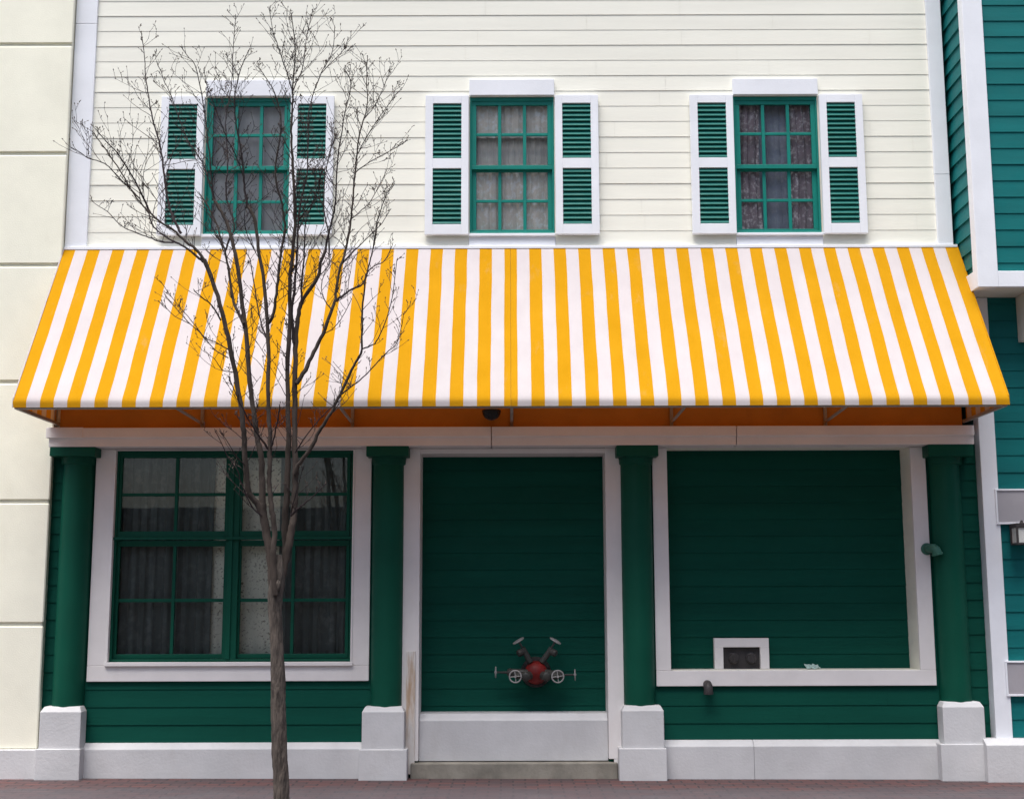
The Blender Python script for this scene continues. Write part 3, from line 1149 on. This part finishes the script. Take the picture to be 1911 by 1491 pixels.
# =================================================================== FIRE HOSE MANIFOLD
fm0 = at(1000.5, 1255, YR - .14)
man = thing("fire_hose_manifold", "red wall mounted fire hose manifold with six spoked hand wheels", "hydrant", (fm0.x, YR, fm0.z))
mb = MB()
mb.lathe((fm0.x, YR - .012, fm0.z), (0, -1, 0), [(.0245, .100), (.075, .094), (.115, .100), (.15, .094), (.180, .070), (.198, .036), (.203, 0)], 36)
mb.build("body", M['red'], man, smooth=True)
mb = MB()
mb.lathe((fm0.x, YR - .012, fm0.z), (0, -1, 0), [(0, .132), (.012, .134), (.024, .128)], 36)
for k in range(8):
    w = 2 * math.pi * (k + .5) / 8
    mb.lathe((fm0.x + .116 * math.cos(w), YR - .034, fm0.z + .116 * math.sin(w)), (0, -1, 0), [(0, .011), (.012, .011), (.014, .008)], 6)
mb.build("flange", M['dark_metal'], man, smooth=True)
pxm = lambda px, py, Y=YR - .2: at(px, py, Y)


def wheel(c, axis, R, parent):
    axis = Vector(axis).normalized()
    a = axis.orthogonal().normalized() if abs(axis.y) < .9 else Vector((1, 0, .12)).normalized()
    a = (a - axis * a.dot(axis)).normalized()
    b = axis.cross(a)
    w = MB()
    w.ring(c, axis, R, R * .12, 28, 8)
    for d in (a, b):
        w.tube([c - d * R, c + d * R], R * .085, 6)
    w.lathe(c - axis * R * .25, axis, [(0, R * .22), (R * .5, R * .2)], 12)
    w.build("hand_wheel", M['wheel_metal'], parent, smooth=True)


def valve(pts, rad, wheel_c, wheel_axis, R, caps=()):
    v = MB()
    for q in pts:
        v.tube(q[0], q[1], 14)
    for c, ax, r in caps:
        v.lathe(c, ax, [(0, r * .9), (.010, r), (.045, r), (.055, r * .86), (.06, r * .3)], 18)
    o = v.build("valve", M['valve'], man, smooth=True)
    wheel(Vector(wheel_c), wheel_axis, R, o)


core = Vector((fm0.x, YR - .13, fm0.z))
RW = .049
# upper two, splayed outwards
for s, wx in ((-1, 967.5), (1, 1036.5)):
    wc = pxm(wx, 1195.5, YR - .17)
    ax = Vector((s * -.0 + s * .50, -.12, .86)).normalized()
    base = core + Vector((s * .05, -.02, .09))
    elbow = wc - ax * .105
    valve([([base, elbow, elbow + ax * .035], [.026, .025, .022]), ([elbow + ax * .03, wc], [.010, .008])], 0, wc, ax, .050,
          [(elbow + Vector((s * .012, -.0, .0)), Vector((s * .75, -.45, -.35)).normalized(), .031)])
# outer two, turned edge on
for s, wx, wy in ((-1, 925, 1254), (1, 1073, 1258.5)):
    wc = pxm(wx, wy, YR - .15)
    ax = Vector((s, -.05, .02)).normalized()
    elbow = wc - ax * .13
    base = core + Vector((s * .07, -.03, 0))
    valve([([base, elbow], [.034, .034]), ([elbow, elbow + ax * .03], [.040, .026]), ([elbow + ax * .03, wc], [.010, .008])], 0, wc, ax, .044)
# front two, wheels towards the street, capped outlets beside the body
for s, wx, cx_ in ((-1, 961.7, 982.5), (1, 1041, 1019)):
    wc = pxm(wx, 1262, YR - .30)
    oc = pxm(cx_, 1261, YR - .28)
    ax = Vector((s * .08, -1, -.05)).normalized()
    back = wc - ax * .12
    valve([([core + Vector((s * .05, -.05, -.02)), Vector((oc.x, YR - .22, oc.z))], [.036, .034]),
           ([Vector((oc.x, YR - .20, oc.z)), Vector((wc.x, YR - .20, wc.z))], [.032, .030]),
           ([back, wc], [.012, .009])], 0, wc, ax, RW + .002,
          [(Vector((oc.x, YR - .235, oc.z)), Vector((s * .15, -1, -.12)).normalized(), .040)])

# =================================================================== SMALL FITTINGS ON THE RIGHT BAY
box = thing("utility_box", "white framed recessed box with two dark round knobs on the sill of the blind opening", "utility box", at(1384, 1250, YN - .03))
YU = YN - .085
a, b = X(1333.5, 1220, YU), X(1435.5, 1220, YU)
z1 = Z(1190.5, 1384, YU)
fw = X(1350, 1220, YU) - a
mb = MB()
mb.frame(a, b, zn0 + .001, z1, YU, YN - .018, fw, fw, .0, fw)
mb.build("box_frame", M['ivory'], box, bevel=.003)
mb = MB()
mb.box(a + fw - .001, b - fw + .001, YU + .045, YN - .018, zn0 + .0015, z1 - fw + .001)
bp = mb.build("back_plate", M['dark_metal'], box)
for px in (1369, 1402):
    c = at(px, 1228, YU + .03)
    mb = MB()
    mb.lathe((c.x, YU + .046, c.z), (0, -1, 0), [(0, .050), (.010, .052), (.014, .044), (.050, .043), (.056, .036), (.058, 0)], 12)
    mb.box(c.x - .010, c.x + .010, YU - .022, YU - .008, c.z - .034, c.z + .034)
    mb.build("knob", M['dark_metal'], box, bevel=.002)

# crumpled scrap of paper
c = at(1517, 1246, .16)
mb = MB()
rnd = random.Random(4)
g = [[Vector((c.x - .062 + .118 * i / 6 + rnd.uniform(-.006, .006), .12 + .10 * k / 4 + rnd.uniform(-.01, .01), zn0 + .004 + max(0, rnd.uniform(-.004, .014) + .008 * k))) for i in range(7)] for k in range(5)]
for k in range(4):
    for i in range(6):
        mb.face(g[k][i], g[k][i + 1], g[k + 1][i + 1], g[k + 1][i])
pp = mb.build("paper_scrap", M['paper'])
tag(pp, "crumpled pale scrap of paper lying on the sill of the blind opening", "litter")
so = pp.modifiers.new("thickness", 'SOLIDIFY')
so.thickness = .001

# capped pipe stub below the opening
c = at(1322, 1284, -.10)
mb = MB()
mb.tube([(c.x, -.01, c.z + .030), (c.x, -.06, c.z + .030), (c.x, -.088, c.z + .018), (c.x, -.098, c.z - .012), (c.x, -.098, c.z - .045)], [.036, .036, .038, .038, .037], 18)
mb.lathe((c.x, -.004, c.z + .030), (0, -1, 0), [(0, .044), (.01, .044), (.012, .036)], 18)
mb.lathe((c.x, -.098, c.z - .028), (0, 0, -1), [(0, .041), (.022, .041), (.024, .033)], 18)
tag(mb.build("pipe_elbow", M['dark_metal'], smooth=True), "dark downturned pipe elbow under the white sill of the blind opening", "pipe")

# green vent elbow beside the right column
c = at(1741, 1027, -.12)
mb = MB()
zc_ = c.z + .012
mb.tube([(c.x - .026, -.03, zc_ + .004), (c.x - .024, -.08, zc_ + .004), (c.x - .016, -.115, zc_ + .006), (c.x + .0, -.136, zc_ + .006), (c.x + .018, -.146, zc_ - .010), (c.x + .028, -.150, zc_ - .044)], [.030, .034, .038, .041, .042, .044], 20)
mb.lathe((c.x - .026, -.036, zc_ + .004), (0, -1, 0), [(0, .052), (.012, .052), (.016, .040)], 20)
mb.lathe((c.x + .026, -.149, zc_ - .036), (.25, 0, -1), [(0, .044), (.003, .048), (.016, .048), (.018, .038)], 20)
tag(mb.build("vent_elbow", M['vent_green'], smooth=True), "small green vent elbow on the white casing beside the right hand column", "vent")

# =================================================================== BARE STREET TREE
YT0 = -2.05
tree = thing("bare_tree", "slender leafless street tree with budding twigs in front of the awning", "tree", (X(524, 1485, YT0), YT0, 0))
PXM = (D_CAM + YT0) / F_PX                          # metres per photo pixel at the tree
rt = random.Random(77)
trunk_px = [(527, 1560, 15.5), (525, 1491, 14.2), (523, 1430, 14.0), (521, 1370, 13.6), (519.5, 1310, 13.2), (518.5, 1270, 13.4), (517, 1225, 12.0), (515.5, 1180, 11.6), (514, 1140, 12.4), (514.5, 1112, 13.6), (517, 1088, 14.0), (519, 1060, 10.5), (520, 1035, 6.0)]


def smooth_path(pts, sub=4):
    """Catmull-Rom through (x, y, z, r)"""
    out = []
    P = [Vector(p) for p in pts]
    for i in range(len(P) - 1):
        p0, p1, p2, p3 = P[max(i - 1, 0)], P[i], P[i + 1], P[min(i + 2, len(P) - 1)]
        for k in range(sub):
            t = k / sub
            out.append(.5 * ((2 * p1) + (p2 - p0) * t + (2 * p0 - 5 * p1 + 4 * p2 - p3) * t * t + (3 * p1 - p0 - 3 * p2 + p3) * t ** 3))
    out.append(P[-1])
    return out


def px_path(lst, r0, r1, y0, y1, sub=4, wob=.0):
    n = len(lst)
    pts = []
    for k, (px, py) in enumerate(lst):
        t = k / max(1, n - 1)
        Y = YT0 + y0 + (y1 - y0) * t
        p = at(px, py, Y)
        r = (r0 + (r1 - r0) * t ** .75) * PXM * .93
        pts.append((p.x, p.y, p.z, r))
    return smooth_path(pts, sub)


tp = []
for px, py, r in trunk_px:
    p = at(px, py, YT0)
    tp.append((p.x, p.y, p.z, r * PXM))
tp[0] = (tp[0][0], YT0, -.05, tp[0][3] * 1.15)
tps = smooth_path(tp, 5)
mb = MB()
seg = 20
i0 = len(mb.v)
for k, q in enumerate(tps):
    for s in range(seg):
        w = 2 * math.pi * s / seg
        lump = 1 + .05 * math.sin(3 * w + q.z * 7) + .045 * math.sin(5 * w - q.z * 19) + .03 * math.sin(8 * w + q.z * 40) + rt.uniform(-.025, .025)
        mb.v.append((q.x + math.cos(w) * q.w * lump, q.y + math.sin(w) * q.w * lump, q.z))
for k in range(len(tps) - 1):
    for s in range(seg):
        s2 = (s + 1) % seg
        mb.f.append((i0 + k * seg + s, i0 + k * seg + s2, i0 + (k + 1) * seg + s2, i0 + (k + 1) * seg + s))
mb.f.append(tuple(i0 + (len(tps) - 1) * seg + s for s in range(seg)))
k0 = at(519, 1092, YT0 - .05)
mb.ball((k0.x, k0.y - .01, k0.z), .022, 10, 8, (1, .8, 1.8))
mb.build("trunk", M['bark'], tree, smooth=True)

# main limbs traced: (points, start radius px, end radius px, depth start, depth end, twig density)
LIMBS = [
    # left leader and its forks
    ([(512, 1135), (510, 1100), (506, 1045), (498, 1000), (492, 965), (490, 940)], 9.5, 8.0, 0, .0, 0),
    ([(492, 962), (478, 938), (466, 922), (461, 895), (458, 863), (456, 820), (453, 787), (442, 713), (430, 649), (415, 583), (397, 527), (382, 486)], 6.6, 4.2, 0, -.22, .5),
    ([(382, 486), (366, 466), (341, 446), (325, 430), (300, 415), (281, 398), (255, 370), (226, 322), (198, 280), (172, 245)], 3.4, .9, -.22, -.30, 1),
    ([(379, 489), (369, 480), (345, 461), (322, 450), (300, 435), (285, 420), (278, 398)], 2.8, 1.3, -.22, -.1, .6),
    ([(281, 398), (262, 358), (240, 318), (218, 285), (196, 262), (178, 240)], 2.2, .8, -.15, -.45, 1),
    ([(262, 372), (226, 336), (196, 306), (165, 296), (150, 285), (134, 276)], 1.4, .6, -.2, -.5, .9),
    ([(325, 452), (300, 452), (278, 443), (255, 435), (227, 422), (200, 395), (184, 385), (172, 376)], 1.7, .6, -.2, .1, .7),
    ([(338, 436), (330, 422), (319, 396), (311, 360), (305, 310), (297, 264), (288, 235), (282, 209), (277, 180), (272, 145), (270, 110), (264, 62)], 3.0, .8, -.2, -.05, 1),
    ([(490, 945), (489, 905), (489, 874), (486, 845), (480, 817), (476, 785), (466, 713), (459, 624), (453, 573), (444, 502), (433, 451), (425, 420), (410, 390), (399, 370)], 7.2, 3.0, 0, .12, .6),
    ([(399, 370), (390, 338), (380, 309), (366, 285), (351, 264), (338, 232), (329, 206), (318, 175), (306, 151), (300, 130)], 2.0, .7, .12, .3, 1),
    ([(399, 370), (392, 300), (386, 245), (380, 200), (372, 155), (364, 122), (350, 105), (337, 87)], 1.8, .7, .12, .05, 1),
    ([(455, 604), (446, 585), (436, 564), (428, 512), (421, 472), (412, 446), (405, 420), (388, 385), (372, 362)], 3.6, 1.3, .05, .3, .7),
    ([(417, 470), (409, 445), (400, 432)], 1.4, .7, .2, .3, .4),
    ([(420, 474), (426, 450), (437, 428), (432, 400), (422, 364), (424, 325), (425, 290), (422, 250), (421, 225), (427, 190), (432, 161), (434, 128), (435, 97), (440, 30)], 2.4, .7, .15, .35, 1),
    # centre leaders
    ([(514, 1110), (510, 1060), (510, 1030), (512, 1005), (510, 970), (506, 942), (503, 905), (503, 874), (503, 840), (504, 806), (501, 770), (501, 675), (499, 598), (493, 530), (484, 476), (478, 425), (470, 398), (461, 383)], 6.4, 3.0, -.06, -.05, .5),
    ([(461, 383), (456, 345), (454, 315), (448, 272), (441, 232), (438, 205), (438, 180), (446, 142), (456, 112), (466, 92)], 2.6, .7, -.05, -.2, 1),
    ([(456, 335), (440, 290), (425, 262), (412, 230), (400, 196), (386, 160), (380, 128)], 1.4, .6, -.05, -.4, .9),
    ([(500, 604), (511, 583), (517, 535), (522, 491), (531, 435), (530, 405), (525, 375), (516, 340), (515, 306), (522, 262), (525, 225), (518, 190), (509, 167), (494, 142), (480, 124)], 3.4, .8, -.05, -.35, .9),
    ([(497, 630), (486, 598), (476, 542), (467, 486), (455, 468)], 2.0, .8, 0, .2, .6),
    ([(500, 838), (485, 815), (470, 792), (459, 774), (440, 735), (425, 700)], 2.4, .8, -.06, -.4, .6),
    ([(505, 838), (512, 815), (517, 790), (522, 765), (522, 755)], 2.0, 1.0, -.06, -.3, .3),
    # right leader
    ([(517, 1140), (521, 1100), (529, 1060), (537, 1025), (544, 990), (549, 965), (551, 920), (551, 874), (550, 830), (550, 790), (551, 713), (552, 637), (556, 600), (560, 573), (570, 552), (593, 517), (598, 491), (608, 466)], 9.6, 3.0, .02, .1, .4),
    ([(534, 1040), (532, 985), (534, 940), (536, 897), (538, 840), (538, 790), (537, 688), (541, 598), (541, 522), (547, 471), (551, 402), (548, 350), (546, 306), (544, 265), (544, 225), (546, 190), (547, 154), (551, 97), (544, 27)], 7.6, .9, .1, -.1, .9),
    ([(547, 175), (535, 135), (522, 97), (515, 75), (509, 58), (502, 12)], 1.3, .6, -.1, -.3, 1),
    ([(547, 170), (556, 148), (564, 129), (569, 95), (573, 64), (583, 22)], 1.3, .6, -.1, .15, 1),
    ([(548, 640), (545, 586), (550, 540), (553, 490), (556, 440), (557, 405), (566, 360), (573, 322), (575, 270), (575, 225), (583, 180), (599, 138), (611, 116), (621, 93), (625, 50)], 3.0, .7, .05, .35, .9),
    ([(599, 138), (620, 116), (640, 95), (651, 70)], 1.0, .6, .3, .45, .8),
    ([(562, 564), (563, 530), (566, 500), (568, 471), (569, 430), (575, 400), (590, 360), (600, 320)], 2.4, .9, .05, -.2, .8),
    ([(608, 466), (615, 430), (621, 405), (625, 386), (628, 335), (631, 290), (638, 245), (644, 209), (652, 178), (654, 151), (641, 128)], 2.4, .7, .1, -.15, 1),
    ([(553, 716), (570, 690), (585, 657), (603, 624), (619, 578), (625, 563), (628, 532), (636, 496), (644, 471), (654, 420), (657, 386), (663, 322), (670, 257), (680, 220), (686, 193), (684, 150), (686, 104)], 4.8, .8, .05, .3, .9),
    ([(680, 222), (698, 200), (715, 165), (728, 128)], 1.0, .6, .3, .4, .9),
    ([(666, 290), (685, 255), (702, 228), (722, 200), (741, 174)], 1.3, .6, .3, .1, .9),
    ([(664, 322), (682, 308), (702, 296), (728, 282), (757, 265)], 1.2, .6, .3, .5, .8),
    ([(627, 562), (642, 550), (657, 540), (677, 530), (685, 509), (700, 496), (718, 486), (733, 456)], 2.8, .8, .15, .4, .8),
    ([(655, 410), (672, 395), (690, 378), (699, 402), (702, 370), (720, 355), (737, 338)][:3] + [(705, 352), (722, 318)], 1.2, .6, .3, .5, .8),
    # low right fork in front of the window
    ([(549, 885), (560, 862), (578, 840), (596, 805), (612, 780), (629, 749), (652, 700), (667, 670), (675, 652), (676, 598), (680, 535), (690, 490), (698, 458), (705, 415)], 5.0, .9, .02, -.35, .7),
    ([(675, 652), (690, 646), (702, 638), (718, 604), (728, 572), (733, 547), (741, 484)], 1.6, .7, -.25, -.4, .6),
    ([(636, 737), (655, 722), (677, 705), (708, 672), (725, 655), (738, 644), (748, 615), (754, 583)], 1.7, .6, -.2, -.5, .7),
    ([(543, 962), (552, 952), (562, 944), (578, 932), (594, 917), (610, 901)], 2.6, .8, -.05, -.35, .5),
    ([(543, 958), (548, 935), (558, 900), (566, 870)], 1.4, .6, -.05, -.3, .3),
    ([(488, 962), (470, 945), (458, 920), (449, 898), (443, 878), (425, 852), (410, 820), (401, 804)], 1.8, .7, -.03, -.35, .3),
    ([(456, 868), (440, 850), (425, 825), (412, 806)], 1.3, .6, -.1, -.35, .3),
    ([(551, 845), (568, 818), (590, 790), (612, 766), (634, 748)], 1.6, .7, 0, -.3, .5),
    # finer shoots filling the right of the crown
    ([(614, 476), (612, 430), (604, 390), (606, 340), (612, 300), (620, 262), (618, 232)], 1.9, .6, .1, .3, 1),
    ([(697, 460), (702, 420), (711, 390), (722, 362), (737, 338)], 1.3, .6, 0, -.3, .8),
    ([(636, 497), (650, 480), (668, 462), (690, 440), (712, 418), (728, 392)], 1.5, .6, .2, -.1, .8),
    ([(557, 414), (572, 392), (588, 372), (597, 340), (592, 300)], 1.4, .6, .1, -.3, 1),
    ([(530, 407), (545, 380), (552, 350), (560, 318)], 1.2, .6, -.1, .2, .9),
    ([(618, 578), (604, 556), (600, 530), (610, 500), (622, 480)], 1.4, .6, .1, .4, .7),
    ([(603, 624), (622, 612), (640, 590), (655, 560)], 1.1, .6, .1, -.3, .6),
    ([(477, 470), (462, 440), (456, 405), (462, 370)], 1.3, .6, -.05, -.4, .8),
    # low left twigs against the stripes
    ([(430, 655), (405, 640), (385, 632), (355, 605), (325, 590), (303, 565)], 1.3, .6, -.2, -.5, .6),
    ([(426, 668), (398, 650), (370, 615), (350, 590), (318, 552), (300, 525)], 1.2, .6, -.2, -.1, .5),
    ([(412, 598), (395, 570), (378, 556), (362, 543)], 1.8, .9, -.15, -.4, .8),
    ([(435, 695), (415, 690), (400, 670), (380, 655)], 1.1, .5, -.2, -.4, .6),
]
branch_paths = []
for pts, r0, r1, y0, y1, dens in LIMBS:
    path = px_path(pts, r0, r1, y0, y1, 4)
    # small natural kinks
    for k in range(1, len(path) - 1):
        j = min(.004, path[k].w * .5)
        path[k] = Vector((path[k].x + rt.uniform(-j, j), path[k].y + rt.uniform(-j, j), path[k].z + rt.uniform(-j, j), path[k].w))
    mb = MB()
    mb.tube([p.xyz for p in path], [p.w * (1 + rt.uniform(-.06, .06)) for p in path], 10 if r0 > 3 else 7)
    mb.build("branch", M['limb_bark'] if r0 > 3 else M['twig'], tree, smooth=True)
    branch_paths.append((path, dens, r0))

twigs, buds = MB(), MB()


def bud(p, d, s):
    d = d.normalized()
    buds.lathe(p - d * s * .3, d, [(0, s * .22), (s * .5, s * .42), (s * 1.1, s * .30), (s * 1.7, s * .04)], 5)


def twig(p, d, L, r, lvl):
    n = max(3, int(L / .045))
    pts, rad = [p.copy()], [r]
    q = p.copy()
    d = d.normalized()
    lift = rt.uniform(.10, .55)
    wob = Vector((rt.uniform(-.3, .3), rt.uniform(-.3, .3), lift))
    for k in range(n):
        d = (d + wob * (1.3 / n) + Vector((rt.uniform(-.17, .17), rt.uniform(-.17, .17), rt.uniform(-.13, .13)))).normalized()
        q = q + d * L / n
        pts.append(q.copy())
        rad.append(max(r * (1 - .5 * (k + 1) / n), .0011))
        if rt.random() < .5:
            sd = (d * .6 + Vector((rt.uniform(-1, 1), rt.uniform(-1, 1), rt.uniform(-.2, .8)))).normalized()
            if rt.random() < .35:
                e = q + sd * rt.uniform(.012, .040)
                twigs.tube([q, e], [r * .7, .0011], 4, cap=False)
                bud(e, sd, rt.uniform(.006, .009))
            else:
                bud(q, sd, rt.uniform(.0045, .007))
    twigs.tube(pts, rad, 4, cap=False)
    bud(q, d, rt.uniform(.007, .010))
    if lvl < 2:
        for k in range(1, n + 1):
            if rt.random() < (.40 if lvl == 0 else .22):
                sd = (d * .8 + Vector((rt.choice((-1, 1)) * rt.uniform(.3, .9), rt.uniform(-.6, .6), rt.uniform(0, .5)))).normalized()
                twig(pts[k], sd, L * rt.uniform(.25, .6), max(r * .75, .0013), lvl + 1)


for path, dens, r0 in branch_paths:
    if dens <= 0: continue
    n = len(path)
    acc = rt.uniform(0, .5)
    for k in range(2, n):
        a, b = path[k - 1].xyz, path[k].xyz
        sl = (b - a).length
        t = k / n
        start = .30 if r0 > 4 else .10
        if t < start: continue
        acc += sl * dens * (23 + 2 * t)
        while acc > 0:
            acc -= rt.uniform(.6, 1.4)
            d = (b - a).normalized()
            side = Vector((rt.choice((-1, 1)) * rt.uniform(.35, 1), rt.uniform(-.8, .8), rt.uniform(-.2, .45)))
            v = (d * rt.uniform(.35, 1.0) + side * .8).normalized()
            L = (.05 + .36 * rt.random() ** 1.7) * (1.15 - .72 * t) * (1.1 if dens > .8 else .95)
            p = a.lerp(b, rt.random())
            twig(p, v, L, min(max(path[k].w * .45, .0019), .0029), 0)
    # the limb's own tip
    d = (path[-1].xyz - path[-3].xyz).normalized()
    twig(path[-1].xyz - d * .05, d, .05, .0018, 2)
twigs.build("twigs", M['twig'], tree, fix=False)
buds.build("buds", M['bud'], tree, fix=False)

# =================================================================== ACROSS THE STREET (low one reflected in the panes; tall ones added to block sky)
opp = thing("brick_building", "low brown brick building across the street reflected in the shop window", "building", (-7, -24, 0))
mb = MB()
mb.box(-17, 2.5, -30, -22, -.2, 3.55)
mb.build("wall", M['far_brick'], opp)
mb = MB()
mb.box(-17, 2.8, -30.3, -21.7, 3.552, 3.85)
mb.build("roof", M['roof'], opp, bevel=.03)
for x0, x1, h, lab in ((3.0, 34, 15, "tall brown brick building added across the street to cut low sky, facing the teal house"), (-40, -17.4, 13, "tall brown brick building added across the street to cut low sky, facing the stucco building")):
    t = thing("brick_building", lab, "building", ((x0 + x1) / 2, -24, 0))  # out of view, added to keep low sky light off the lower facade
    hs = []
    mb = MB()
    nx = int((x1 - x0) / 3)
    for k in range(nx):
        for q in range(int(h // 3.4)):
            a = x0 + .9 + k * (x1 - x0 - .9) / nx
            hs.append((a, a + 1.1, 1.2 + q * 3.4, 3.0 + q * 3.4))
    wall_holes(mb, x0, x1, -.2, h, -22.3, -22.0, hs)
    mb.box(x0, x1, -32, -22.31, -.2, h)
    mb.build("wall", M['far_brick'], t)
    mb = MB()
    mb.box(x0 - .3, x1 + .3, -32.3, -21.8, h + .002, h + .4)
    mb.build("roof", M['roof'], t, bevel=.03)
